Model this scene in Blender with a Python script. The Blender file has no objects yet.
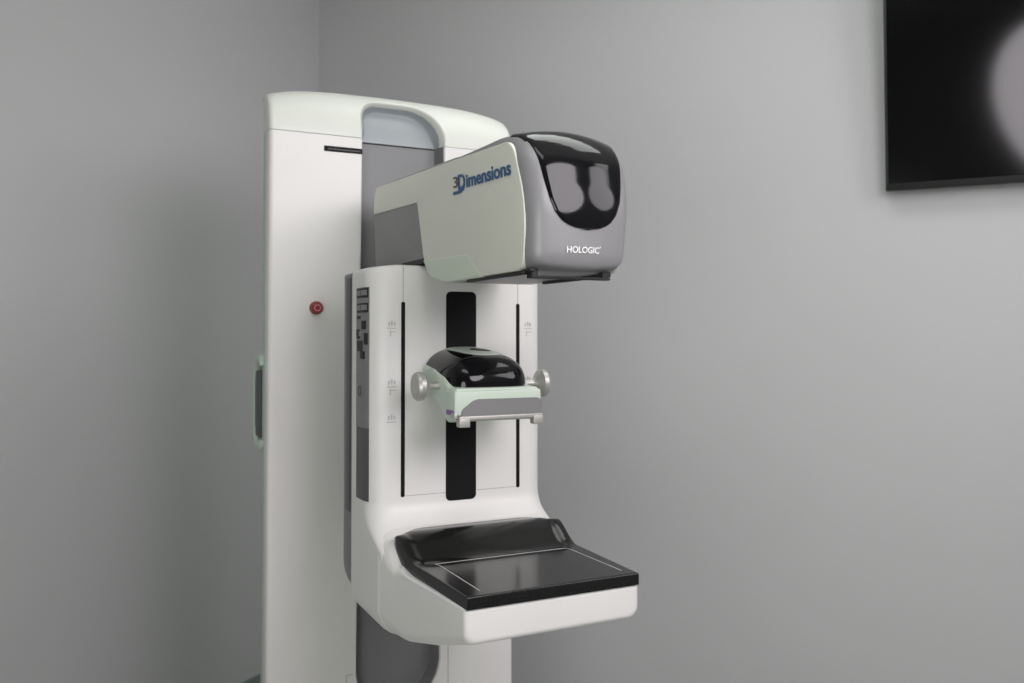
import bpy, bmesh, math
from mathutils import Vector, Matrix

# ---------------------------------------------------------------- frame, camera, world, lights
W_PX, H_PX, F_PX, HORIZON = 1024, 683, 870.0, 335.0
CAM_H = 1.45                       # camera height; machine heights below are written relative to it
PITCH = math.radians(1.2)
VIEW_YAW = math.radians(25.8)      # view direction against the room
MACH_YAW = math.radians(25.8 + 26.3)
RIGHT = Vector((math.cos(VIEW_YAW), math.sin(VIEW_YAW), 0))
VIEW = Vector((-math.sin(VIEW_YAW), math.cos(VIEW_YAW), 0))

def floor_point(right, ahead, up=0.0):
    """a place given by metres to the right of / ahead of the tripod, up from eye height"""
    v = RIGHT * right + VIEW * ahead
    return Vector((v.x, v.y, CAM_H + up))

sc = bpy.context.scene
col = sc.collection
cd = bpy.data.cameras.new('camera'); cam = bpy.data.objects.new('camera', cd); col.objects.link(cam)
cam.location = (0, 0, CAM_H)
cam.rotation_euler = (math.pi / 2 + PITCH, 0, VIEW_YAW)
cd.sensor_width = 36.0
cd.lens = 36.0 * F_PX / W_PX
cd.shift_y = ((HORIZON - F_PX * math.tan(PITCH)) - H_PX / 2) / W_PX
cd.clip_start = 0.02
cd.dof.use_dof = True
cd.dof.focus_distance = 1.62
cd.dof.aperture_fstop = 4.0
sc.camera = cam

sc.view_settings.view_transform = 'Standard'
sc.view_settings.look = 'None'
sc.view_settings.gamma = 1.0
sc.view_settings.use_curve_mapping = False
sc.view_settings.exposure = 0.0

world = bpy.data.worlds.new('world'); sc.world = world; world.use_nodes = True
world.node_tree.nodes['Background'].inputs[0].default_value = (0.80, 0.86, 0.84, 1)
world.node_tree.nodes['Background'].inputs[1].default_value = 0.05

KEY_POS, KEY_AIM, KEY_R, KEY_W = floor_point(0.90, 0.30, 0.70), floor_point(0.15, 2.2, -0.2), 0.50, 22
FILL_POS, FILL_AIM, FILL_R, FILL_W = floor_point(2.0, 0.85, 0.90), floor_point(0.1, 2.2, 0.0), 0.46, 11
ADDED_POS, ADDED_AIM, ADDED_R, ADDED_W = floor_point(-0.62, -0.45, -0.25), floor_point(0.0, 1.9, -0.15), 0.50, 15  # added lamp without a known source, brightens the machine's left side
def lamp(name, pos, aim, radius, power, colour):
    ld = bpy.data.lights.new(name, 'AREA'); ld.shape = 'DISK'; ld.size = radius * 2
    ld.energy = power; ld.color = colour
    o = bpy.data.objects.new(name, ld); col.objects.link(o)
    o.location = pos; o.rotation_euler = (aim - pos).to_track_quat('-Z', 'Y').to_euler()
    return o
lamp('key_lamp', KEY_POS, KEY_AIM, KEY_R, KEY_W, (1.0, 0.945, 0.985))
lamp('fill_lamp', FILL_POS, FILL_AIM, FILL_R, FILL_W, (1.0, 0.945, 0.985))
lamp('added_side_fill', ADDED_POS, ADDED_AIM, ADDED_R, ADDED_W, (0.97, 1.0, 0.95))
PANEL_GLOW = 3.5                    # ceiling light panels

# ---------------------------------------------------------------- materials
MATS = {}
def mat(name, colour, rough=0.5, metal=0.0, spec=0.5, coat=0.0, bump=0.0, bscale=200.0, vary=0.02, vscale=6.0,
        emit=None, sub=0.0):
    m = bpy.data.materials.new(name); m.use_nodes = True
    nt = m.node_tree; b = nt.nodes['Principled BSDF']
    b.inputs['Roughness'].default_value = rough; b.inputs['Metallic'].default_value = metal
    b.inputs['Specular IOR Level'].default_value = spec; b.inputs['Coat Weight'].default_value = coat
    b.inputs['Coat Roughness'].default_value = 0.03
    tc = nt.nodes.new('ShaderNodeTexCoord')
    n = nt.nodes.new('ShaderNodeTexNoise'); n.inputs['Scale'].default_value = vscale; n.inputs['Detail'].default_value = 4
    nt.links.new(tc.outputs['Object'], n.inputs['Vector'])
    r = nt.nodes.new('ShaderNodeValToRGB')
    r.color_ramp.elements[0].position = 0.3; r.color_ramp.elements[1].position = 0.7
    r.color_ramp.elements[0].color = tuple(max(0, c * (1 - vary)) for c in colour) + (1,)
    r.color_ramp.elements[1].color = tuple(min(1, c * (1 + vary)) for c in colour) + (1,)
    nt.links.new(n.outputs['Fac'], r.inputs['Fac']); nt.links.new(r.outputs['Color'], b.inputs['Base Color'])
    if bump:
        n2 = nt.nodes.new('ShaderNodeTexNoise'); n2.inputs['Scale'].default_value = bscale; n2.inputs['Detail'].default_value = 3
        nt.links.new(tc.outputs['Object'], n2.inputs['Vector'])
        bp = nt.nodes.new('ShaderNodeBump'); bp.inputs['Strength'].default_value = bump; bp.inputs['Distance'].default_value = 0.001
        nt.links.new(n2.outputs['Fac'], bp.inputs['Height']); nt.links.new(bp.outputs['Normal'], b.inputs['Normal'])
    if emit:
        b.inputs['Emission Color'].default_value = tuple(emit[:3]) + (1,); b.inputs['Emission Strength'].default_value = emit[3]
    MATS[name] = m
    return m

M_wall = mat('wall_paint', (0.53, 0.535, 0.537), 0.75, spec=0.25, bump=0.12, bscale=260, vary=0.015, vscale=1.5)
M_ceil = mat('ceiling_paint', (0.75, 0.75, 0.73), 0.9, bump=0.2, bscale=90)
M_floor = mat('vinyl_floor', (0.36, 0.36, 0.35), 0.45, bump=0.1, bscale=60, vary=0.08, vscale=3)
M_base = mat('baseboard_vinyl', (0.19, 0.24, 0.22), 0.5)
M_white = mat('white_enamel', (0.76, 0.745, 0.725), 0.42, bump=0.05, bscale=700)
M_ivory = mat('ivory_plastic', (0.70, 0.72, 0.665), 0.40)
M_side = mat('mint_edge_plastic', (0.50, 0.60, 0.51), 0.45)
M_mint = mat('mint_plastic', (0.56, 0.65, 0.555), 0.38)
M_beige = mat('beige_plastic', (0.69, 0.695, 0.62), 0.42, bump=0.04, bscale=900)
M_accent = mat('pale_green_plastic', (0.57, 0.64, 0.545), 0.40)
M_grey = mat('grey_plastic', (0.195, 0.195, 0.20), 0.45)
M_hood = mat('blue_grey_plastic', (0.33, 0.365, 0.38), 0.35)
M_dgrey = mat('dark_grey_plastic', (0.085, 0.085, 0.09), 0.5)
M_silver = mat('silver_lacquer', (0.255, 0.252, 0.262), 0.42, metal=0.15, bump=0.03, bscale=1500)
M_metal = mat('brushed_aluminium', (0.52, 0.51, 0.48), 0.42, metal=0.6, bump=0.05, bscale=900)
M_plate = mat('grey_anodised_plate', (0.24, 0.24, 0.24), 0.45, metal=0.3)
M_black = mat('black_gloss', (0.005, 0.005, 0.006), 0.09, spec=0.34)
M_matte = mat('black_matte', (0.012, 0.012, 0.012), 0.6)
M_slot = mat('black_slot', (0.008, 0.008, 0.009), 0.6, spec=0.15)
M_red = mat('red_button_plastic', (0.25, 0.022, 0.03), 0.35)
M_redl = mat('red_button_print', (0.60, 0.28, 0.28), 0.4)
M_blue = mat('blue_print', (0.010, 0.085, 0.225), 0.5)
M_orange = mat('brown_print', (0.12, 0.075, 0.05), 0.5)
M_wprint = mat('white_print', (0.86, 0.86, 0.86), 0.5)
M_gprint = mat('grey_print', (0.50, 0.49, 0.48), 0.6)
M_seam = mat('seam_line', (0.36, 0.35, 0.33), 0.7)
M_line = mat('pale_line_print', (0.62, 0.62, 0.60), 0.5)
M_purple = mat('purple_sticker', (0.25, 0.12, 0.34), 0.5)
M_tvb = mat('tv_bezel', (0.012, 0.012, 0.013), 0.4)
M_tvs = mat('tv_screen', (0.003, 0.003, 0.0035), 0.085, spec=0.38)
M_glow = mat('light_diffuser', (0.9, 0.9, 0.88), 0.6, emit=(0.95, 1.0, 0.96, PANEL_GLOW))
M_cloth = mat('black_cloth', (0.02, 0.02, 0.02), 0.9)

def carbon():
    m = mat('carbon_weave', (0.009, 0.009, 0.009), 0.17, spec=0.4)
    nt = m.node_tree; b = nt.nodes['Principled BSDF']
    tc = nt.nodes.new('ShaderNodeTexCoord')
    mp = nt.nodes.new('ShaderNodeMapping'); mp.inputs['Rotation'].default_value = (0, 0, math.radians(45))
    ck = nt.nodes.new('ShaderNodeTexChecker'); ck.inputs['Scale'].default_value = 260
    ck.inputs['Color1'].default_value = (0.007, 0.007, 0.007, 1); ck.inputs['Color2'].default_value = (0.015, 0.015, 0.0145, 1)
    nt.links.new(tc.outputs['Object'], mp.inputs['Vector']); nt.links.new(mp.outputs['Vector'], ck.inputs['Vector'])
    nt.links.new(ck.outputs['Color'], b.inputs['Base Color'])
    return m
M_carbon = carbon()

# ---------------------------------------------------------------- mesh helpers
def link(name, verts, faces, material, parent=None, sharp=35, smooth=True):
    me = bpy.data.meshes.new(name); me.from_pydata([tuple(v) for v in verts], [], faces)
    bm = bmesh.new(); bm.from_mesh(me)
    bmesh.ops.remove_doubles(bm, verts=bm.verts, dist=1e-6)
    bmesh.ops.recalc_face_normals(bm, faces=bm.faces)
    bm.to_mesh(me); bm.free()
    if smooth:
        me.polygons.foreach_set('use_smooth', [True] * len(me.polygons))
        me.set_sharp_from_angle(angle=math.radians(sharp))
    me.materials.append(material); me.update()
    o = bpy.data.objects.new(name, me); col.objects.link(o)
    if parent is not None: o.parent = parent
    return o

def tag(o, label=None, cat=None, group=None, kind=None):
    if label: o['label'] = label
    if cat: o['category'] = cat
    if group: o['group'] = group
    if kind: o['kind'] = kind
    return o

def empty(name, loc, rz=0):
    o = bpy.data.objects.new(name, None); col.objects.link(o)
    o.location = loc; o.rotation_euler = (0, 0, rz); o.empty_display_size = 0.1
    return o

def box_vf(x0, x1, y0, y1, z0, z1):
    v = [(x, y, z) for z in (z0, z1) for (x, y) in ((x0, y0), (x1, y0), (x1, y1), (x0, y1))]
    f = [(3, 2, 1, 0), (4, 5, 6, 7), (0, 1, 5, 4), (1, 2, 6, 5), (2, 3, 7, 6), (3, 0, 4, 7)]
    return v, f

def box(name, b, material, parent=None, bevel=0.0):
    v, f = box_vf(*b)
    o = link(name, v, f, material, parent, smooth=False)
    if bevel:
        bm = bmesh.new(); bm.from_mesh(o.data)
        bmesh.ops.bevel(bm, geom=list(bm.edges), offset=bevel, segments=3, profile=0.5, affect='EDGES')
        bm.to_mesh(o.data); bm.free()
        o.data.polygons.foreach_set('use_smooth', [True] * len(o.data.polygons))
        o.data.set_sharp_from_angle(angle=math.radians(35))
    return o

def L(x, d, z):
    """machine coordinates: x to the machine's right, d out of the column front, z from eye height"""
    return (x, -d, z + CAM_H)

def mbox(name, x0, x1, d0, d1, z0, z1, material, parent, bevel=0.0):
    return box(name, (x0, x1, -d1, -d0, z0 + CAM_H, z1 + CAM_H), material, parent, bevel)

def rounded(pts, n=8):
    """pts: (a, b, r) closed polygon -> polyline with round corners"""
    out = []; N = len(pts)
    for i in range(N):
        a, b, r = pts[i]
        P = Vector((a, b)); A = Vector(pts[i - 1][:2]); B = Vector(pts[(i + 1) % N][:2])
        if r <= 0: out.append(P); continue
        u = (A - P); v = (B - P); lu, lv = u.length, v.length; u.normalize(); v.normalize()
        ang = u.angle(v); t = min(r / math.tan(ang / 2), lu * 0.49, lv * 0.49)
        rr = t * math.tan(ang / 2)
        c = P + (u + v).normalized() * (rr / math.sin(ang / 2))
        s = P + u * t - c; e = P + v * t - c
        a0 = math.atan2(s.y, s.x); a1 = math.atan2(e.y, e.x); da = (a1 - a0 + math.pi) % (2 * math.pi) - math.pi
        for k in range(n + 1):
            q = a0 + da * k / n; out.append(c + Vector((math.cos(q), math.sin(q))) * rr)
    return out

def resample(poly, step):
    out = []; N = len(poly)
    for i in range(N):
        a, b = poly[i], poly[(i + 1) % N]; l = (b - a).length
        if l < 1e-6: continue
        k = max(1, int(math.ceil(l / step)))
        for j in range(k): out.append(a.lerp(b, j / k))
    return out

def area(poly):
    return 0.5 * sum(poly[i].x * poly[(i + 1) % len(poly)].y - poly[(i + 1) % len(poly)].x * poly[i].y for i in range(len(poly)))

def normals(poly):
    s = 1 if area(poly) > 0 else -1
    out = []; N = len(poly)
    for i in range(N):
        e0 = (poly[i] - poly[i - 1]).normalized(); e1 = (poly[(i + 1) % N] - poly[i]).normalized()
        n0 = Vector((e0.y, -e0.x)); n1 = Vector((e1.y, -e1.x))
        n = (n0 + n1); n = n / max(0.35, n.length_squared / 2) if n.length > 1e-6 else n0
        out.append(n * s)
    return out

def pillow(name, poly, xs, material, parent, put=None, bulge=None, sharp=35):
    """closed profile poly in (d, z) swept over x samples [(x, inset)], ends capped"""
    put = put or (lambda x, a, b: L(x, a, b))
    nr = normals(poly); N = len(poly); v = []; f = []
    for (x, ins) in xs:
        for i in range(N):
            q = poly[i] - nr[i] * ins
            if bulge: q = q + nr[i] * bulge(x, poly[i], nr[i])
            v.append(put(x, q.x, q.y))
    for k in range(len(xs) - 1):
        for i in range(N):
            j = (i + 1) % N
            f.append((k * N + i, k * N + j, (k + 1) * N + j, (k + 1) * N + i))
    f.append(tuple(range(N))); f.append(tuple((len(xs) - 1) * N + i for i in range(N)))
    return link(name, v, f, material, parent, sharp)

def arc_xs(x0, x1, r0, r1, n=5, mid=1):
    out = []
    for k in range(n + 1):
        a = math.pi / 2 * k / n; out.append((x0 + r0 * (1 - math.sin(a)) * 1.0 if False else x0 + r0 * (1 - math.cos(a)), r0 * (1 - math.sin(a))))
    for k in range(1, mid):
        out.append((x0 + r0 + (x1 - r1 - x0 - r0) * k / mid, 0.0))
    for k in range(n, -1, -1):
        a = math.pi / 2 * k / n; out.append((x1 - r1 * (1 - math.cos(a)), r1 * (1 - math.sin(a))))
    return out

def loft(name, rings, material, parent, sharp=35, caps=True):
    N = len(rings[0]); v = [p for r in rings for p in r]; f = []
    for k in range(len(rings) - 1):
        for i in range(N):
            j = (i + 1) % N
            f.append((k * N + i, k * N + j, (k + 1) * N + j, (k + 1) * N + i))
    if caps:
        f.append(tuple(range(N))); f.append(tuple((len(rings) - 1) * N + i for i in range(N)))
    return link(name, v, f, material, parent, sharp)

def revolve(name, prof, material, parent, put, n=32, sharp=30):
    """prof: (axis, radius) list; put(axis, u, v)"""
    rings = [[put(a, r * math.cos(2 * math.pi * i / n), r * math.sin(2 * math.pi * i / n)) for i in range(n)] for a, r in prof]
    return loft(name, rings, material, parent, sharp)

def smooth(a, b, t):
    t = min(1, max(0, (t - a) / (b - a))); return t * t * (3 - 2 * t)

def interp(tab, t):
    if t <= tab[0][0]: return tab[0][1]
    for (a, x), (b, y) in zip(tab, tab[1:]):
        if t <= b: return x + (y - x) * (t - a) / (b - a)
    return tab[-1][1]

def lettering(name, body, size, material, parent, put, spacing=1.0, bold=0.0, width=None, thick=0.0006, shear=0.0):
    cu = bpy.data.curves.new(name, 'FONT'); cu.body = body; cu.size = size; cu.space_character = spacing
    cu.offset = bold; cu.extrude = thick / 2; cu.resolution_u = 4; cu.shear = shear
    t = bpy.data.objects.new(name, cu); col.objects.link(t)
    bpy.context.view_layer.update()
    me = bpy.data.meshes.new_from_object(t.evaluated_get(bpy.context.evaluated_depsgraph_get()))
    bpy.data.objects.remove(t); bpy.data.curves.remove(cu)
    xs = [v.co.x for v in me.vertices]; x0, x1 = min(xs), max(xs); k = (width / (x1 - x0)) if width else 1.0
    for v in me.vertices: v.co = put((v.co.x - x0) * k, v.co.y, v.co.z)
    me.materials.clear(); me.materials.append(material)
    me.name = name
    o = bpy.data.objects.new(name, me); col.objects.link(o); o.parent = parent
    return o

# ---------------------------------------------------------------- the room
XL, YB = -2.383, 3.008              # faces of the left wall and the back wall
XR, YF, ZC = 3.0, -2.8, 3.02
T = 0.12
def shell(name, b, m): return tag(box(name, b, m), kind='structure')
shell('floor', (XL - T, XR + T, YF - T, YB + T, -0.1, 0), M_floor)
shell('ceiling', (XL - T, XR + T, YF - T, YB + T, ZC, ZC + 0.1), M_ceil)
shell('wall_left', (XL - T, XL, YF - T, YB + T, 0, ZC), M_wall)
shell('wall_back', (XL, XR, YB, YB + T, 0, ZC), M_wall)
shell('wall_right', (XR, XR + T, YF - T, YB + T, 0, ZC), M_wall)
shell('wall_front', (XL, XR, YF - T, YF, 0, ZC), M_wall)
shell('baseboard_left', (XL, XL + 0.012, YF, YB, 0, 0.125), M_base)
shell('baseboard_back', (XL + 0.012, XR, YB - 0.012, YB, 0, 0.125), M_base)

for i, (px, py, where) in enumerate(((-0.45, 2.0, 'above the machine, nearest the corner'), (1.9, 2.0, 'above the television end of the room'),
                                     (-0.45, 0.45, 'above the camera on the machine side'), (1.9, 0.45, 'above the camera on the television side'))):
    r = empty('ceiling_light', (px, py, ZC))
    tag(r, 'white oblong recessed ceiling light ' + where, 'ceiling light', 'recessed ceiling lights')
    s, w = 0.29, 0.59
    box('diffuser', (-w, w, -s, s, -0.012, -0.001), M_glow, r)
    for a, b in (((-w - .03, w + .03), (-s - .03, -s)), ((-w - .03, w + .03), (s, s + .03)), ((-w - .03, -w), (-s, s)), ((w, w + .03), (-s, s))):
        box('frame_bar', (a[0], a[1], b[0], b[1], -0.02, -0.001), M_ceil, r)

# ---------------------------------------------------------------- the mammography machine
O_R, O_A = -0.2931, 2.2466
o3 = floor_point(O_R, O_A); MACH = empty('mammography_machine', (o3.x, o3.y, 0), MACH_YAW)
tag(MACH, 'white and grey mammography machine with black visor standing in the corner', 'medical machine')

# --- column: front with the pill-shaped recess, mint flanks tapering back, rounded cap
HW, SEAM, REC, BOT = 0.33, 0.50, 0.1105, -0.955
RCX = 0.0150                        # centre line of the recess
def ztop(x): return 0.638 - 0.010 * (abs(x) / HW) ** 2 - 0.018 * (abs(x) / HW) ** 6
def inside(x, z):
    """1 deep inside the recess, 0 outside"""
    def sd(cx, cz, hx, hz, r):
        qx, qz = abs(cx) - hx + r, abs(cz) - hz + r
        return math.hypot(max(qx, 0), max(qz, 0)) + min(max(qx, qz), 0) - r
    zt = 0.603; x = x - RCX + 0.0085 * min(1.3, max(0, 0.5 - z))
    if z > -0.3: s = sd(x, z - (zt - 0.6), REC, 0.6, 0.050 if x < 0 else 0.098)
    else: s = sd(x, z - (BOT + 0.6), REC, 0.6, 0.112)
    return 1 - (smooth(-0.010, 0.004, s) if z < SEAM else smooth(-0.010 - 0.010 * smooth(SEAM, SEAM + 0.03, z), 0.004 + 0.004 * smooth(SEAM, SEAM + 0.03, z), s)), s
def section():
    xs = []
    x = -HW + 0.012
    brk = sorted(set([round(-HW + 0.012 + i * (2 * HW - 0.024) / 44, 5) for i in range(45) if abs(-HW + 0.012 + i * (2 * HW - 0.024) / 44) > 0.14] + [RCX + 0.128 * k / 84 for k in range(-84, 85)]))
    fr = [(q, 0.0) for q in brk]
    rt = []
    for k in range(1, 7):
        a = math.pi / 2 * k / 6; rt.append((HW - 0.012 + 0.012 * math.sin(a), -0.012 + 0.012 * math.cos(a)))
    rt += [(HW, -0.04), (HW, -0.07)]
    for k in range(1, 5): rt.append((HW - 0.008 * k / 4 * k / 4 * 2, -0.07 - 0.02 * k / 4))
    rt += [(HW - 0.07, -0.22), (HW - 0.10, -0.30), (HW - 0.13, -0.33)]
    lf = [(-a, b) for a, b in reversed(rt)]
    return fr + rt + lf, len(fr)
SEC, NF = section()
def column_row(z): return [(x, d - (0.05 * inside(x, z)[0] if i < NF else 0), z) for i, (x, d) in enumerate(SEC)]
rows = [-CAM_H + 0.03, -1.3, -1.05] + [BOT - 0.02 + 0.0014 * k for k in range(115)] + [-0.7, -0.4, -0.1, 0.2, 0.4, SEAM]
DC = -0.165
def cap_row(a):
    g = max(0.0, math.cos(a)) ** 0.62; s = math.sin(a) ** 0.95; out = []
    for i, (x, d) in enumerate(SEC):
        sx = x * (1 - 0.035 * (1 - math.cos(a)) ** 1.2)
        z = SEAM + (ztop(x) - SEAM) * s; dd = DC + (d - DC) * g
        if i < NF: dd -= 0.05 * inside(x, z)[0] * min(1, g * 2)
        out.append((sx, dd, z))
    return out
def grid_parts(rws, name_out, mat_out, name_in, mat_in, side=None, cap_bottom=False):
    N = len(SEC); V = [p for r in rws for p in r]; fo, fi, fs = [], [], []
    for k in range(len(rws) - 1):
        for i in range(N):
            j = (i + 1) % N; q = (k * N + i, k * N + j, (k + 1) * N + j, (k + 1) * N + i)
            if i < NF - 1:
                cx = (V[q[0]][0] + V[q[1]][0]) / 2; cz = (V[q[0]][2] + V[q[2]][2]) / 2
                (fi if inside(cx, cz)[1] < (0.001 if cz < SEAM else -0.004) else fo).append(q)
            elif side and not (i < NF + 6 or i >= N - 7): fs.append(q)
            else: fo.append(q)
    if cap_bottom: fo.append(tuple(range(N)))
    res = []
    for nm, ff, mm in ((name_out, fo, mat_out), (name_in, fi, mat_in), (side, fs, M_side)):
        if not nm or not ff: continue
        used = sorted({v for f in ff for v in f}); mp = {v: i for i, v in enumerate(used)}
        res.append(link(nm, [L(*V[v]) for v in used], [tuple(mp[v] for v in f) for f in ff], mm, MACH, 40))
    return res
crow = [column_row(z) for z in rows]
column, recess, flank = grid_parts(crow, 'column', M_white, 'recess_panel', M_grey, 'column_back', True)
n_cap = 90
caps_ = [cap_row(math.pi / 2 * k / n_cap) for k in range(n_cap + 1)]
cap, hood = grid_parts([[(x, d, z + 0.0012) for x, d, z in r] for r in caps_], 'top_cap', M_ivory, 'recess_hood', M_hood)
cap['label'] = 'rounded ivory top cap'; recess['label'] = 'grey recessed guide panel'; hood['label'] = 'blue-grey hood in the cap'
mbox('recess_seam', RCX - 0.112, RCX + 0.112, -0.0505, -0.0480, 0.4985, 0.5015, M_slot, recess)
mbox('disc_slot', -0.196, -0.0975, -0.004, 0.0015, 0.459, 0.473, M_slot, column, 0.0012)
mbox('slot_lip', -0.186, -0.103, 0.0015, 0.0022, 0.4640, 0.4665, M_dgrey, column)
# emergency stop
btn = revolve('stop_button', [(0.0, 0.0165), (0.004, 0.0165), (0.006, 0.0150), (0.013, 0.0145), (0.016, 0.0125), (0.0165, 0.004)], M_red, column,
              lambda a, u, v: L(-0.214 + u, a, 0.067 + v))
btn['label'] = 'red emergency stop button'
revolve('button_ring', [(0.0158, 0.0085), (0.0172, 0.0085), (0.0172, 0.0062), (0.0158, 0.0062), (0.0158, 0.0085)], M_redl, column, lambda a, u, v: L(-0.214 + u, a, 0.067 + v))
# door seams low on the column
mbox('door_seam', 0.1385, 0.1400, -0.004, 0.0006, -1.5, -0.60, M_seam, column)
mbox('hatch_seam', -0.1340, -0.1325, -0.004, 0.0006, -1.2, -0.848, M_seam, column)
mbox('hatch_seam', -0.1340, -0.1180, -0.004, 0.0006, -0.8495, -0.848, M_seam, column)
# side grab handles
def handle(sx):
    path = rounded([(-0.055, -0.052, 0.02), (-0.130, -0.064, 0.05), (-0.152, -0.168, 0.3), (-0.130, -0.270, 0.05), (-0.055, -0.282, 0.02)], 8)
    rings = []
    for i, q in enumerate(path):
        a = path[max(0, i - 1)]; b = path[min(len(path) - 1, i + 1)]; t = (b - a).normalized(); n = Vector((-t.y, t.x))
        rings.append([L(sx * (HW - 0.002 + 0.012 * math.cos(w)), q.x + n.x * 0.010 * math.sin(w), q.y + n.y * 0.010 * math.sin(w)) for w in [2 * math.pi * k / 12 for k in range(12)]])
    h = loft('grab_handle', rings, M_side, MACH); h['label'] = 'mint grab handle on the column side'
    mbox('grip_recess', sx * HW - 0.006, sx * HW + 0.006, -0.138, -0.085, -0.255, -0.090, M_dgrey, h, 0.004)
handle(-1); handle(1)
b = box('base_plate', (-0.36, 0.36, -0.42, 0.34, 0.0, 0.035), M_white, MACH, 0.008)

# --- lifting carriage and rear plate of the arm
mbox('arm_mount', RCX - 0.1, RCX + 0.1, -0.052, 0.235, -0.50, 0.10, M_dgrey, MACH, 0.01)
def rrect(x0, x1, z0, z1, r, n=8): return rounded([(x0, z0, r), (x1, z0, r), (x1, z1, r), (x0, z1, r)], n)
plate_poly = rounded([(-0.205, 0.136, 0.006), (-0.205, -0.60, 0.10), (0.205, -0.60, 0.10), (0.205, 0.136, 0.006)], 10)
arm_back = loft('arm_back_plate', [[L(q.x * s, d, q.y) for q in plate_poly] for d, s in ((0.218, 0.96), (0.225, 0.995), (0.230, 1.0), (0.270, 1.0), (0.277, 0.985))], M_grey, MACH)
for sx in (-1, 1): mbox('back_plate_groove', sx * 0.205 - 0.0015, sx * 0.205 + 0.0015, 0.250, 0.2765, -0.385, 0.125, M_dgrey, arm_back)

# --- C-arm: flat front with slots, swept out at the foot
AW, AB, AF = 0.204, 0.276, 0.420
def arm_front(z):
    if z > -0.345: return AF
    return min(AF + 0.085, AF + 0.115 * min(1, (-0.345 - z) / 0.0965) ** 2)
def arm_ring(z, shrink=0.0, dz=0.0):
    fd = arm_front(z); r = 0.052 - 0.033 * smooth(-0.38, -0.435, z)
    p = rounded([(-AW + shrink, AB + shrink, 0.012), (AW - shrink, AB + shrink, 0.012), (AW - shrink, fd - shrink, r), (-AW + shrink, fd - shrink, r)], 10)
    k = smooth(0.05, 0.13, z)
    return [L(q.x, q.y, z + dz + k * 0.013 * (1 - (q.x / AW) ** 2)) for q in p]
zs = [0.100, 0.0, -0.1, -0.2, -0.30] + [-0.343 - 0.004 * k for k in range(32)] + [-0.50, -0.55]
rings = [arm_ring(0.140, 0.006), arm_ring(0.138, 0.003), arm_ring(0.133, 0.0006), arm_ring(0.127)] + [arm_ring(z) for z in zs]
for k in range(1, 9):
    a = math.pi / 2 * k / 8; z = -0.55 - 0.045 * math.sin(a)
    rings.append(arm_ring(-0.55, 0.045 * (1 - math.cos(a)), z + 0.55))
arm = loft('c_arm', rings, M_white, MACH, 40)
arm['label'] = 'white C-arm body with slotted front'
def front_plate(name, x0, x1, z0, z1, r, material, parent, d=AF, t=0.0008):
    p = rrect(x0, x1, z0, z1, r, 6)
    return loft(name, [[L(q.x, d - 0.006, q.y) for q in p], [L(q.x, d + t, q.y) for q in p]], material, parent)
front_plate('centre_slot', -0.0375, 0.0325, -0.3525, 0.093, 0.011, M_slot, arm)
for sx in (-1, 1):
    front_plate('rail_slot', sx * 0.1335 - 0.0042, sx * 0.1335 + 0.0042, -0.336, 0.069, 0.003, M_slot, arm)
    mbox('panel_seam', sx * 0.1335 - 0.0006, sx * 0.1335 + 0.0006, AF - 0.002, AF + 0.0004, 0.069, 0.142, M_seam, arm)
mbox('panel_seam', -0.129, -0.035, AF - 0.002, AF + 0.0004, -0.3345, -0.3335, M_seam, arm)
mbox('panel_seam', 0.035, 0.129, AF - 0.002, AF + 0.0004, -0.3345, -0.3335, M_seam, arm)
# small printed scale marks beside the slots
def mark(x, z, kind):
    mbox('scale_mark', x - 0.010, x + 0.010, AF - 0.001, AF + 0.0004, z - 0.0008, z + 0.0008, M_gprint, arm)
    if kind & 1:
        for k in range(3): mbox('scale_mark', x - 0.007 + 0.006 * k, x - 0.0045 + 0.006 * k, AF - 0.001, AF + 0.0004, z + 0.005, z + 0.013 + 0.003 * (k % 2), M_gprint, arm)
        mbox('scale_mark', x - 0.006, x + 0.008, AF - 0.001, AF + 0.0004, z + 0.010, z + 0.0112, M_gprint, arm)
    if kind & 2:
        mbox('scale_mark', x - 0.004, x - 0.002, AF - 0.001, AF + 0.0004, z - 0.017, z - 0.005, M_gprint, arm)
        mbox('scale_mark', x - 0.004, x + 0.010, AF - 0.001, AF + 0.0004, z - 0.008, z - 0.0068, M_gprint, arm)
for x in (-0.158, 0.158):
    mark(x, 0.014, 3); mark(x, -0.107, 3); mark(x, -0.180, 1)
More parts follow.
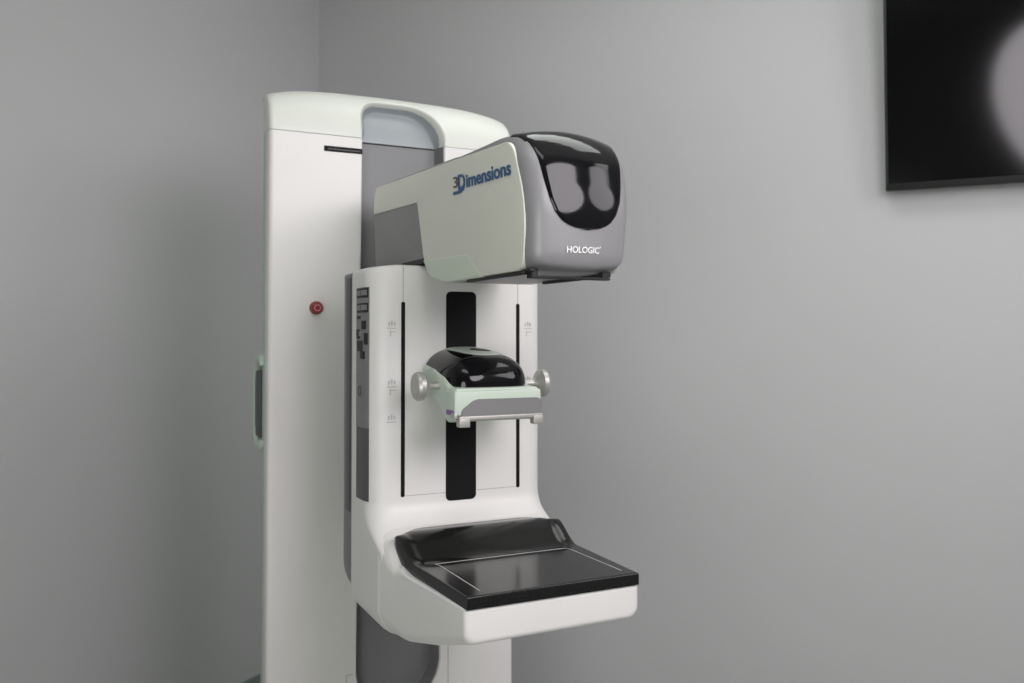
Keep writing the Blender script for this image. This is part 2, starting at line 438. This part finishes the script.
# control strips set into both flanks
for sx in (-1, 1):
    def on_flank(q, lift):
        if q <= AF - 0.052: return sx * (AW + lift), q
        a = (q - AF + 0.052) / 0.052
        return sx * (AW - 0.052 + (0.052 + lift) * math.cos(a)), AF - 0.052 + (0.052 + lift) * math.sin(a)
    def sp(name, d0, d1, z0, z1, m, t, par=arm, bev=0.0):
        n = 8; qs = [d0 + 0.017 + (d1 - d0) * k / n * (0.92 if sx < 0 else 0.6) for k in range(n + 1)]
        def ring(z, e): return [L(*on_flank(q, -0.004), z) for q in qs] + [L(*on_flank(q, t - e), z) for q in reversed(qs)]
        return loft(name, [ring(z0, 0.0), ring(z1, 0.0)], m, par)
    strip = sp('control_strip', 0.308, 0.383, -0.194, 0.100, M_grey, 0.0016)
    strip['label'] = 'grey control strip'
    sp('hand_recess', 0.308, 0.383, -0.345, -0.194, M_dgrey, 0.0010)
    if sx > 0: continue
    for z0, z1 in ((0.078, 0.098), (0.047, 0.067)):
        sp('key_frame', 0.312, 0.381, z0, z1, M_matte, 0.0022, arm, 0.0006)
        for k in range(2): sp('key', 0.317 + 0.030 * k, 0.344 + 0.030 * k, z0 + 0.005, z1 - 0.004, M_grey, 0.0032, arm, 0.0006)
    for z0, z1, a, b_ in ((0.012, 0.030, 0.348, 0.370), (-0.008, 0.012, 0.312, 0.334), (-0.020, 0.004, 0.362, 0.375), (-0.034, -0.012, 0.318, 0.356), (-0.050, -0.034, 0.340, 0.366), (0.034, 0.040, 0.314, 0.340)):
        sp('key', a, b_, z0, z1, M_matte, 0.003, arm, 0.001)
    sp('key', 0.333, 0.348, -0.002, 0.008, M_plate, 0.0034, arm, 0.001)
    k0 = revolve('round_key', [(0, 0.011), (0.0012, 0.011), (0.0012, 0.008), (0, 0.008)], M_dgrey, arm, lambda a, u, v: L(sx * (AW + 0.0014 + a), 0.352 + u, -0.118 + v), 20)

# --- detector housing, lofted outwards
WT = [(0.40, 0.2044), (0.485, 0.2044), (0.56, 0.192), (0.70, 0.179), (0.835, 0.170)]
TOPT = [(0.40, -0.387), (0.455, -0.389), (0.480, -0.393), (0.505, -0.402), (0.545, -0.440), (0.60, -0.448), (0.835, -0.4475)]
BOTT = [(0.40, -0.598), (0.48, -0.596), (0.58, -0.577), (0.70, -0.548), (0.80, -0.516), (0.835, -0.506)]
def hring(d, sh=0.0):
    w, zt, zb = interp(WT, d), interp(TOPT, d), interp(BOTT, d)
    k = smooth(0.47, 0.60, d); rt = 0.055 * (1 - k) + 0.004 * k
    rb = 0.055 * (1 - k) + 0.020 * k
    p = rounded([(-w + sh, zb + sh, rb), (w - sh, zb + sh, rb), (w - sh, zt - sh, rt), (-w + sh, zt - sh, rt)], 10)
    pull = (0.026 if d < 0.4855 else 0.013 if d < 0.495 else 0.0)
    return [L(q.x, d - pull * smooth(-0.445, -0.390, q.y), q.y) for q in p]
ds = [0.40, 0.47] + [0.485 + 0.012 * k for k in range(12)] + [0.65, 0.70, 0.75, 0.79, 0.82]
rings = [hring(0.472, 0.006), hring(0.4722, 0.0)] + [hring(d) for d in ds[2:]]
rings = [hring(0.415, 0.004), hring(0.476, 0.004), hring(0.4765, 0.0008), hring(0.478, -0.0013), hring(0.4815, -0.0013), hring(0.484)] + [hring(d) for d in ds if d > 0.49]
for k in range(0, 6):
    a = math.pi / 2 * k / 5; d = 0.825 + 0.008 * math.sin(a)
    rings.append([(p) for p in hring(d, 0.008 * (1 - math.cos(a)))])
housing = loft('detector_housing', rings, M_white, MACH, 40)
housing['label'] = 'white detector housing'

# --- black carbon breast tray
TW = [(0.44, 0.1850), (0.55, 0.1785), (0.70, 0.1725), (0.845, 0.1675)]
def ttop(d): return -0.4265 + 0.0385 * smooth(0.605, 0.515, d) - 0.003 * smooth(0.515, 0.475, d)
def tbot(d): return -0.4480 + 0.020 * smooth(0.53, 0.462, d) - 0.010 * smooth(0.50, 0.56, d) * (1 - smooth(0.56, 0.80, d))
D0, D1 = 0.469, 0.836
NX, ND = 48, 70
def tray_pt(u, v):
    d = D0 + (D1 - D0) * v; w = interp(TW, d)
    # round the back corners in plan
    rc = 0.048
    if d < D0 + rc: w -= rc - math.sqrt(max(0, rc * rc - (D0 + rc - d) ** 2))
    x = w * u; e = w - abs(x)
    z = ttop(d)
    edge = min(e, D1 - d, d - D0 + 0.002)
    re = 0.0035
    if edge < re: z -= re - math.sqrt(max(0, re * re - (re - edge) ** 2))
    z -= 0.016 * (1 - smooth(0.0, 0.034, e)) * (1 - smooth(D0, D0 + 0.065, d))
    # shallow dish inside the rim at the back
    z -= 0.006 * smooth(0.012, 0.030, e) * smooth(0.495, 0.535, d) * (1 - smooth(0.58, 0.64, d))
    return x, d, z
def ease(t): return 0.5 - 0.5 * math.cos(math.pi * t)
ew = [0, 0.0004, 0.0010, 0.0018, 0.0028, 0.0040, 0.008, 0.013, 0.018, 0.023, 0.028, 0.034]
us = [-1 + q / 0.17 for q in ew] + [-0.75 + 1.5 * i / 20 for i in range(21)] + [1 - q / 0.17 for q in reversed(ew)]
DL = D1 - D0
vs = sorted(set([0.048 * (1 - math.cos(math.pi / 2 * k / 14)) / DL for k in range(15)] + [(0.05 + 0.005 * k) / DL for k in range(30)] + [(0.205 + 0.02 * k) / DL for k in range(8)] + [1 - q / DL for q in ew[:7]]))
V, Fc = [], []
for v_ in vs:
    for u_ in us: V.append(L(*tray_pt(u_, v_)))
nu, nv = len(us), len(vs)
for j in range(nv - 1):
    for i in range(nu - 1): Fc.append((j * nu + i, j * nu + i + 1, (j + 1) * nu + i + 1, (j + 1) * nu + i))
loop = [i for i in range(nu)] + [j * nu + nu - 1 for j in range(1, nv)] + [(nv - 1) * nu + i for i in range(nu - 2, -1, -1)] + [j * nu for j in range(nv - 2, 0, -1)]
base0 = len(V)
for q in loop:
    x, y, z = V[q]; V.append((x, y, tbot(-y) + CAM_H))
for k in range(len(loop)):
    a, b_ = k, (k + 1) % len(loop); Fc.append((loop[a], loop[b_], base0 + b_, base0 + a))
Fc.append(tuple(base0 + k for k in range(len(loop))))
tray = link('breast_tray', V, Fc, M_carbon, housing, 40)
tray['label'] = 'black glossy carbon breast tray'
def tz(x, d): return ttop(d) - 0.006 * smooth(0.012, 0.030, interp(TW, d) - abs(x)) * smooth(0.495, 0.535, d) * (1 - smooth(0.58, 0.64, d))
def tline(x0, d0, x1, d1, w=0.0007):
    n = 12; dx, dd = x1 - x0, d1 - d0; l = math.hypot(dx, dd); nx, ny = -dd / l * w, dx / l * w
    v, f = [], []
    for k in range(n + 1):
        x, d = x0 + dx * k / n, d0 + dd * k / n; z = tz(x, d)
        v += [L(x - nx, d - ny, z + 0.0005), L(x + nx, d + ny, z + 0.0005), L(x - nx, d - ny, z - 0.0005), L(x + nx, d + ny, z - 0.0005)]
    for k in range(n):
        a, c = 4 * k, 4 * k + 4
        f += [(a, a + 1, c + 1, c), (a + 2, a + 3, c + 3, c + 2), (a, a + 2, c + 2, c), (a + 1, a + 3, c + 3, c + 1)]
    return link('field_line', v, f, M_line, housing)
tline(-0.135, 0.608, 0.143, 0.612); tline(-0.135, 0.608, -0.134, 0.812); tline(0.143, 0.612, 0.147, 0.812)

# --- tube head
HX, HWD = -0.0015, 0.101            # its centre line and half width
def hd_top(d): return 0.3605 - 0.0375 * (d - 0.13)
prof = rounded([(0.122, hd_top(0.128), 0.035), (0.80, hd_top(0.80), 0.20), (0.900, 0.3175, 0.085), (0.925, 0.215, 0.15), (0.914, 0.1055, 0.034),
                (0.56, 0.1030, 0.05), (0.470, 0.118, 0.05), (0.440, 0.160, 0.04), (0.420, 0.282, 0.012), (0.112, 0.292, 0.004)], 12)
prof = resample(prof, 0.012)
def hbulge(x, q, n):
    k = max(0, 1 - (x / HWD) ** 2)
    if q.x > 0.60: return k * (0.004 + 0.015 * smooth(0.60, 0.86, q.x) * smooth(-0.7, 0.3, n.x + n.y) + 0.004 * smooth(0.60, 0.86, q.x) * smooth(0.22, 0.33, q.y) - 0.005 * smooth(0.3, 0.9, n.y)) * smooth(-0.9, 0.0, n.y + 0.6 * n.x)
    return k * 0.004 * max(0, n.y) if q.y > 0.29 else 0.0
def taper(x, z): return x * (1 - 0.45 * (0.30 - z))
def hput(x, a, b): return L(HX + taper(x, b), a, b)
xs = arc_xs(-HWD, HWD, 0.024, 0.024, 7, 14)
head = pillow('tube_head', prof, xs, M_silver, MACH, hput, hbulge, 40)
head['label'] = 'silver grey tube head shell'
# visor: patch of the same surface, raised
nrm = normals(prof)
fi = [i for i in range(len(prof)) if prof[i].x > 0.825 and prof[i].y > 0.165 and (nrm[i].x > 0.3 or nrm[i].y > 0.5)]
fi.sort(reverse=True)
VW = [(0.172, 0.0), (0.1735, 0.018), (0.177, 0.034), (0.184, 0.048), (0.198, 0.061), (0.217, 0.069), (0.245, 0.0745), (0.285, 0.079), (0.32, 0.083), (0.36, 0.085)]
def inset(x, r=0.024):
    e = HWD - abs(x)
    return r - math.sqrt(max(0, r * r - (r - e) ** 2)) if e < r else 0.0
path = []
src = [(prof[i], nrm[i]) for i in fi]
for (a, na), (b_, nb) in zip(src, src[1:]):
    for k in range(3): path.append((a.lerp(b_, k / 3), na.lerp(nb, k / 3).normalized()))
path.append(src[-1])
zlo = 0.172
path = [(q, n) for q, n in path if q.y >= zlo - 0.001]
V, Fc = [], []; NT = 28
ts = [0.5 * math.sin(math.pi * (k / NT - 0.5)) * 2 for k in range(NT + 1)]
def vput(x, q, n, off):
    p = q - n * inset(x) + n * (hbulge(x, q, n) + off)
    return hput(x, p.x, p.y)
for lay, off in ((0, 0.0030), (1, -0.004)):
    for q, n in path:
        w = interp(VW, q.y) if n.y < 0.8 else 0.085
        for t in ts:
            dr = 0.0022 * max(0, (abs(t) - 0.93) / 0.07) ** 2 if lay == 0 else 0
            V.append(vput(w * t, q, n, off - dr))
m1 = len(ts); np_ = len(path)
for lay in (0, 1):
    o_ = lay * np_ * m1
    for j in range(np_ - 1):
        for i in range(m1 - 1): Fc.append((o_ + j * m1 + i, o_ + j * m1 + i + 1, o_ + (j + 1) * m1 + i + 1, o_ + (j + 1) * m1 + i))
o_ = np_ * m1
for j in range(np_ - 1):
    for i in (0, m1 - 1): Fc.append((j * m1 + i, (j + 1) * m1 + i, o_ + (j + 1) * m1 + i, o_ + j * m1 + i))
for i in range(m1 - 1):
    for j in (0, np_ - 1): Fc.append((j * m1 + i, j * m1 + i + 1, o_ + j * m1 + i + 1, o_ + j * m1 + i))
visor = link('visor', V, Fc, M_black, head, 50)
visor['label'] = 'glossy black visor'
# side panels, beige
pp = rounded([(0.132, hd_top(0.134) - 0.008, 0.030), (0.872, hd_top(0.872) - 0.0125, 0.045), (0.912, 0.21, 0.2), (0.893, 0.1055, 0.03),
              (0.56, 0.1035, 0.05), (0.472, 0.1195, 0.05), (0.442, 0.161, 0.04), (0.418, 0.279, 0.012), (0.116, 0.291, 0.006)], 12)
pp = resample(pp, 0.014)
for sx in (-1, 1):
    a, b_ = sorted((sx * (HWD + 0.0014), sx * (HWD - 0.020)))
    xs = arc_xs(a, b_, 0.002 if sx < 0 else 0.0, 0.0 if sx < 0 else 0.002, 3)
    sp_ = pillow('side_panel', pp, xs, M_beige, head, hput)
    sp_['label'] = 'beige side panel'
    # pale green corner piece
    ap = resample(rounded([(0.441, 0.1555, 0.0), (0.672, 0.1495, 0.008), (0.735, 0.1030, 0.0), (0.56, 0.1030, 0.05), (0.4715, 0.1190, 0.05)], 10), 0.02)
    a, b_ = sorted((sx * (HWD + 0.0022), sx * (HWD - 0.024)))
    pillow('corner_piece', ap, arc_xs(a, b_, 0.003 if sx < 0 else 0.0, 0.0 if sx < 0 else 0.003, 3), M_accent, head, hput)
# grey yoke behind the panels
yp = resample(rounded([(0.102, 0.13, 0.0), (0.106, 0.300, 0.02), (0.40, 0.300, 0.01), (0.445, 0.285, 0.01), (0.460, 0.155, 0.01), (0.415, 0.155, 0.0), (0.30, 0.148, 0.0), (0.262, 0.138, 0.0), (0.235, 0.13, 0.0)], 6), 0.03)
yoke = pillow('head_yoke', yp, arc_xs(-HWD + 0.002, HWD - 0.002, 0.004, 0.004, 4), M_grey, MACH, hput)
yoke['label'] = 'grey yoke carrying the tube head'
mbox('yoke_gasket', HX - HWD + 0.008, HX + HWD - 0.008, 0.30, 0.452, 0.1500, 0.1600, M_matte, yoke)
# collimator rails under the head
mbox('rail', HX - 0.090, HX - 0.079, 0.655, 0.885, 0.0985, 0.1040, M_matte, head, 0.001)
mbox('rail', HX - 0.086, HX - 0.076, 0.71, 0.905, 0.1030, 0.1075, M_matte, head, 0.001)
mbox('rail', HX + 0.070, HX + 0.080, 0.655, 0.885, 0.0985, 0.1070, M_matte, head, 0.001)
mbox('rail', HX - 0.080, HX + 0.072, 0.882, 0.896, 0.0925, 0.0970, M_matte, head, 0.001)
mbox('rail', HX + 0.056, HX + 0.068, 0.880, 0.896, 0.0960, 0.1080, M_matte, head, 0.001)
mbox('rail', HX - 0.080, HX - 0.068, 0.880, 0.899, 0.0925, 0.1080, M_matte, head, 0.001)

# lettering on the flank: small 3, big D, the word, and the bar that sweeps out of the D
SX = HX - HWD - 0.0029
def sput(d0, z0, slope=-0.036):
    return lambda u, v, w: L(HX - (HWD + 0.0029) * taper(1, z0 + v + slope * u) - w, d0 + u, z0 + v + slope * u)
BASE = 0.2720
lettering('lettering', 'imensions', 0.0345, M_blue, head, sput(0.683, BASE - 0.0014), bold=0.0008, width=0.184)
lettering('lettering', 'D', 0.0390, M_blue, head, sput(0.645, BASE - 0.0005), bold=0.0009, width=0.0330)
lettering('lettering', '3', 0.0290, M_orange, head, sput(0.622, BASE + 0.0060), bold=0.0004, width=0.0220)
sw = rounded([(0.627, BASE - 0.0070, 0), (0.660, BASE - 0.0080, 0), (0.677, BASE - 0.004, 0.01), (0.684, BASE + 0.008, 0.01), (0.677, BASE + 0.004, 0), (0.668, BASE - 0.001, 0.006), (0.653, BASE - 0.0022, 0), (0.627, BASE - 0.0012, 0)], 5)
loft('lettering', [[L(HX - (HWD + t) * taper(1, q.y), q.x - 0.007, q.y) for q in sw] for t in (0.001, 0.0033)], M_blue, head)
# maker's name on the front
FI = [(q.y, q.x) for q, n in zip(prof, nrm) if n.x > 0.5 and q.y > 0.105]
FI.sort()
def fput(x0, z0):
    def g(u, v, w):
        x = x0 + u; z = z0 + v; d = interp(FI, z)
        return L(HX + taper(x, z), d + hbulge(x, Vector((d, z)), Vector((1, 0))) + 0.0022 + w, z)
    return g
lettering('lettering', 'HOLOGIC', 0.0145, M_wprint, head, fput(-0.0385, 0.1325), bold=0.0002, width=0.0640)
loft('lettering', [[fput(0.0275, 0.1425)(0.0012 * math.cos(a), 0.0012 * math.sin(a), w) for a in [math.pi * k / 6 for k in range(12)]] for w in (-0.0003, 0.0003)], M_wprint, head)

# --- compression device
comp = pillow('compression_carriage', resample(rounded([(0.405, -0.060, 0), (0.485, -0.070, 0.02), (0.535, -0.083, 0.03), (0.562, -0.1015, 0.015), (0.600, -0.1030, 0.004), (0.600, -0.150, 0.004), (0.590, -0.168, 0.01), (0.553, -0.172, 0.012),
              (0.525, -0.152, 0.03), (0.475, -0.124, 0.03), (0.405, -0.114, 0)], 6), 0.012), arc_xs(-0.0905, 0.0905, 0.008, 0.008, 5), M_mint, MACH)
comp['label'] = 'mint compression carriage with black dome'
clamp = mbox('paddle_clamp', -0.0935, 0.0935, 0.556, 0.6045, -0.1555, -0.1075, M_mint, comp, 0.004)
# dome: superellipse barrel rounded off at the front
a_, d0_, b_, zb, ht = 0.0900, 0.495, 0.092, -0.1025, 0.0760
E1, E2 = 2.6, 4.0
def se(t, n): c, s = math.cos(t), math.sin(t); return math.copysign(abs(c) ** (2 / n), c), math.copysign(abs(s) ** (2 / n), s)
def narrow(cy): return 1 - 0.055 * max(0, cy)
def dome_h(d): return ht - 0.085 * max(0, d - 0.43)
def dome_z(x, d):
    cy = max(0, (d - d0_) / b_); r = (abs(x / a_ / narrow(cy)) ** E2 + cy ** E2) ** (1 / E2)
    return zb + dome_h(d) * max(0, 1 - r ** E1) ** (1 / E1)
ringd = []
for k in range(0, 25):
    ph = math.pi / 2 * k / 24; sc_, zz = se(ph, E1)
    r = []
    for d in (0.415, 0.44, 0.47): r.append(L(-a_ * sc_, d, zb + dome_h(d) * zz))
    for m in range(0, 49):
        cx, cy = se(math.pi - math.pi * m / 48, E2); d = d0_ + b_ * sc_ * cy
        r.append(L(a_ * sc_ * cx * narrow(sc_ * cy), d, zb + dome_h(d) * zz))
    for d in (0.47, 0.44, 0.415): r.append(L(a_ * sc_, d, zb + dome_h(d) * zz))
    ringd.append(r)
dome = loft('dome_cover', ringd, M_black, comp, 50)
dome['label'] = 'glossy black dome cover'
def patch(name, poly, lift, material):
    c = sum(poly, Vector((0, 0))) / len(poly)
    rings = [[L(q.x, q.y, dome_z(q.x, q.y) - 0.002) for q in poly]]
    for k in range(0, 7):
        t = 1 - k / 6.5
        rings.append([L(*(c + (q - c) * t), dome_z(*(c + (q - c) * t)) + lift) for q in poly])
    return loft(name, rings, material, comp, 40)
tp = resample(rounded([(-0.040, 0.418, 0.0), (0.050, 0.418, 0.0), (0.047, 0.542, 0.032), (-0.036, 0.542, 0.032)], 8), 0.01)
patch('top_plate', tp, 0.0015, M_mint)
def oval(cx, cy, a, b): return [Vector((cx + a * math.cos(2 * math.pi * k / 28), cy + b * math.sin(2 * math.pi * k / 28))) for k in range(28)]
patch('lamp_port', oval(0.010, 0.492, 0.022, 0.024), 0.0022, M_matte)
patch('lamp_lens', oval(0.013, 0.486, 0.010, 0.011), 0.0034, M_plate)
# knobs
for sx in (-1, 1):
    pr = [(0.075, 0.0075), (0.098, 0.0070), (0.104, 0.0090), (0.110, 0.0145), (0.1145, 0.0245), (0.118, 0.0285), (0.127, 0.0290), (0.1325, 0.0260), (0.1345, 0.0215), (0.1335, 0.0200), (0.1335, 0.004)]
    kn = revolve('knob', [(a, r) for a, r in pr], M_metal, comp, lambda a, u, v: L(sx * (a + 0.009) + (0.010 if sx > 0 else 0), 0.515 + u, -0.1015 + v), 32, 25)
    kn['label'] = 'round metal clamping knob'
# steel front plate, bar and tabs that hold a paddle
fp = rounded([(-0.0800, -0.1560, 0.0), (0.0925, -0.1560, 0.0), (0.0945, -0.1300, 0.010), (0.082, -0.1240, 0.012), (-0.052, -0.1240, 0.030), (-0.0800, -0.1440, 0.012)], 8)
loft('front_plate', [[L(q.x, d, q.y) for q in fp] for d in (0.595, 0.6085)], M_plate, comp)
mbox('paddle_bar', -0.0860, 0.0945, 0.590, 0.6100, -0.1640, -0.1560, M_metal, comp, 0.0012)
mbox('paddle_tab', -0.0860, -0.0640, 0.594, 0.6110, -0.1770, -0.1600, M_metal, comp, 0.0012)
mbox('paddle_tab', 0.0735, 0.0945, 0.594, 0.6110, -0.1770, -0.1600, M_metal, comp, 0.0012)
mbox('sticker', -0.0942, -0.0930, 0.562, 0.600, -0.1545, -0.1450, M_purple, comp)
mbox('latch', -0.0955, -0.0880, 0.590, 0.607, -0.1600, -0.1500, M_metal, comp, 0.001)

# ---------------------------------------------------------------- television on the back wall
TVX, TVZ, TVW, TVH = XL + 2.255, CAM_H + 0.455, 1.24, 0.71
tv = empty('wall_television', (TVX + TVW / 2, YB, TVZ)); tv.rotation_euler = (math.radians(5.6), 0, 0)
tag(tv, 'large black flat television hung high on the grey wall', 'television')
box('cabinet', (-TVW / 2, TVW / 2, -0.062, -0.022, 0, TVH), M_tvb, tv, 0.003)
box('screen', (-TVW / 2 + 0.008, TVW / 2 - 0.008, -0.0632, -0.060, 0.022, TVH - 0.008), M_tvs, tv)
box('bottom_bezel', (-TVW / 2 + 0.004, TVW / 2 - 0.004, -0.0645, -0.060, 0.001, 0.0215), mat('tv_lower_trim', (0.012, 0.012, 0.012), 0.5, spec=0.2), tv, 0.0008)
box('sensor_stub', (-TVW / 2 + 0.395, -TVW / 2 + 0.400, -0.058, -0.050, -0.020, 0.002), M_tvb, tv)
box('wall_bracket', (-0.25, 0.25, -0.024, 0.0, 0.15, 0.5), M_dgrey, tv)

# ---------------------------------------------------------------- the photographer's two round softboxes, and a third added to light the left side
def softbox(pos, aim, r, label):
    root = empty('studio_softbox', (pos.x, pos.y, 0)); tag(root, label, 'studio light', 'round studio softboxes')
    q = (aim - pos).to_track_quat('-Z', 'Y'); n = 24
    def P(u, v, w):
        p = pos + q @ Vector((u, v, w)); return (p.x - pos.x, p.y - pos.y, p.z)
    rings = []
    for rr, w in ((r + 0.012, -0.02), (r + 0.012, 0.03), (r * 0.8, 0.14), (r * 0.35, 0.24), (0.07, 0.27), (0.07, 0.40)):
        rings.append([P(rr * math.cos(2 * math.pi * k / n), rr * math.sin(2 * math.pi * k / n), w) for k in range(n)])
    inner = [[P(rr * math.cos(2 * math.pi * k / n), rr * math.sin(2 * math.pi * k / n), w) for k in range(n)] for rr, w in ((r + 0.004, -0.02), (r + 0.004, 0.028))]
    body = loft('softbox_shell', list(reversed(inner)) + rings, M_cloth, root)
    b_ = Vector(P(0, 0, 0.36)); top_z = b_.z
    pole = revolve('stand_pole', [(0.02, 0.014), (0.9, 0.014), (0.9, 0.011), (top_z - 0.02, 0.011)], M_tvb, root, lambda a, u, v: (b_.x + u, b_.y + v, a), 12)
    for k in range(3):
        a = 2 * math.pi * k / 3; e = Vector((b_.x + 0.42 * math.cos(a), b_.y + 0.42 * math.sin(a), 0.010)); s = Vector((b_.x, b_.y, 0.42))
        dr = (e - s).normalized(); u = dr.cross(Vector((0, 0, 1))).normalized(); v = dr.cross(u)
        loft('leg', [[tuple(c + (u * math.cos(w) + v * math.sin(w)) * 0.009) for w in [2 * math.pi * m / 8 for m in range(8)]] for c in (s, e)], M_tvb, root)
softbox(KEY_POS, KEY_AIM, KEY_R, 'round black studio softbox on a tall stand, on the television side')
softbox(FILL_POS, FILL_AIM, FILL_R, 'round black studio softbox on a stand near the right-hand wall')
softbox(ADDED_POS, ADDED_AIM, ADDED_R, 'added round black softbox left of the camera, brightening the left side of the machine')
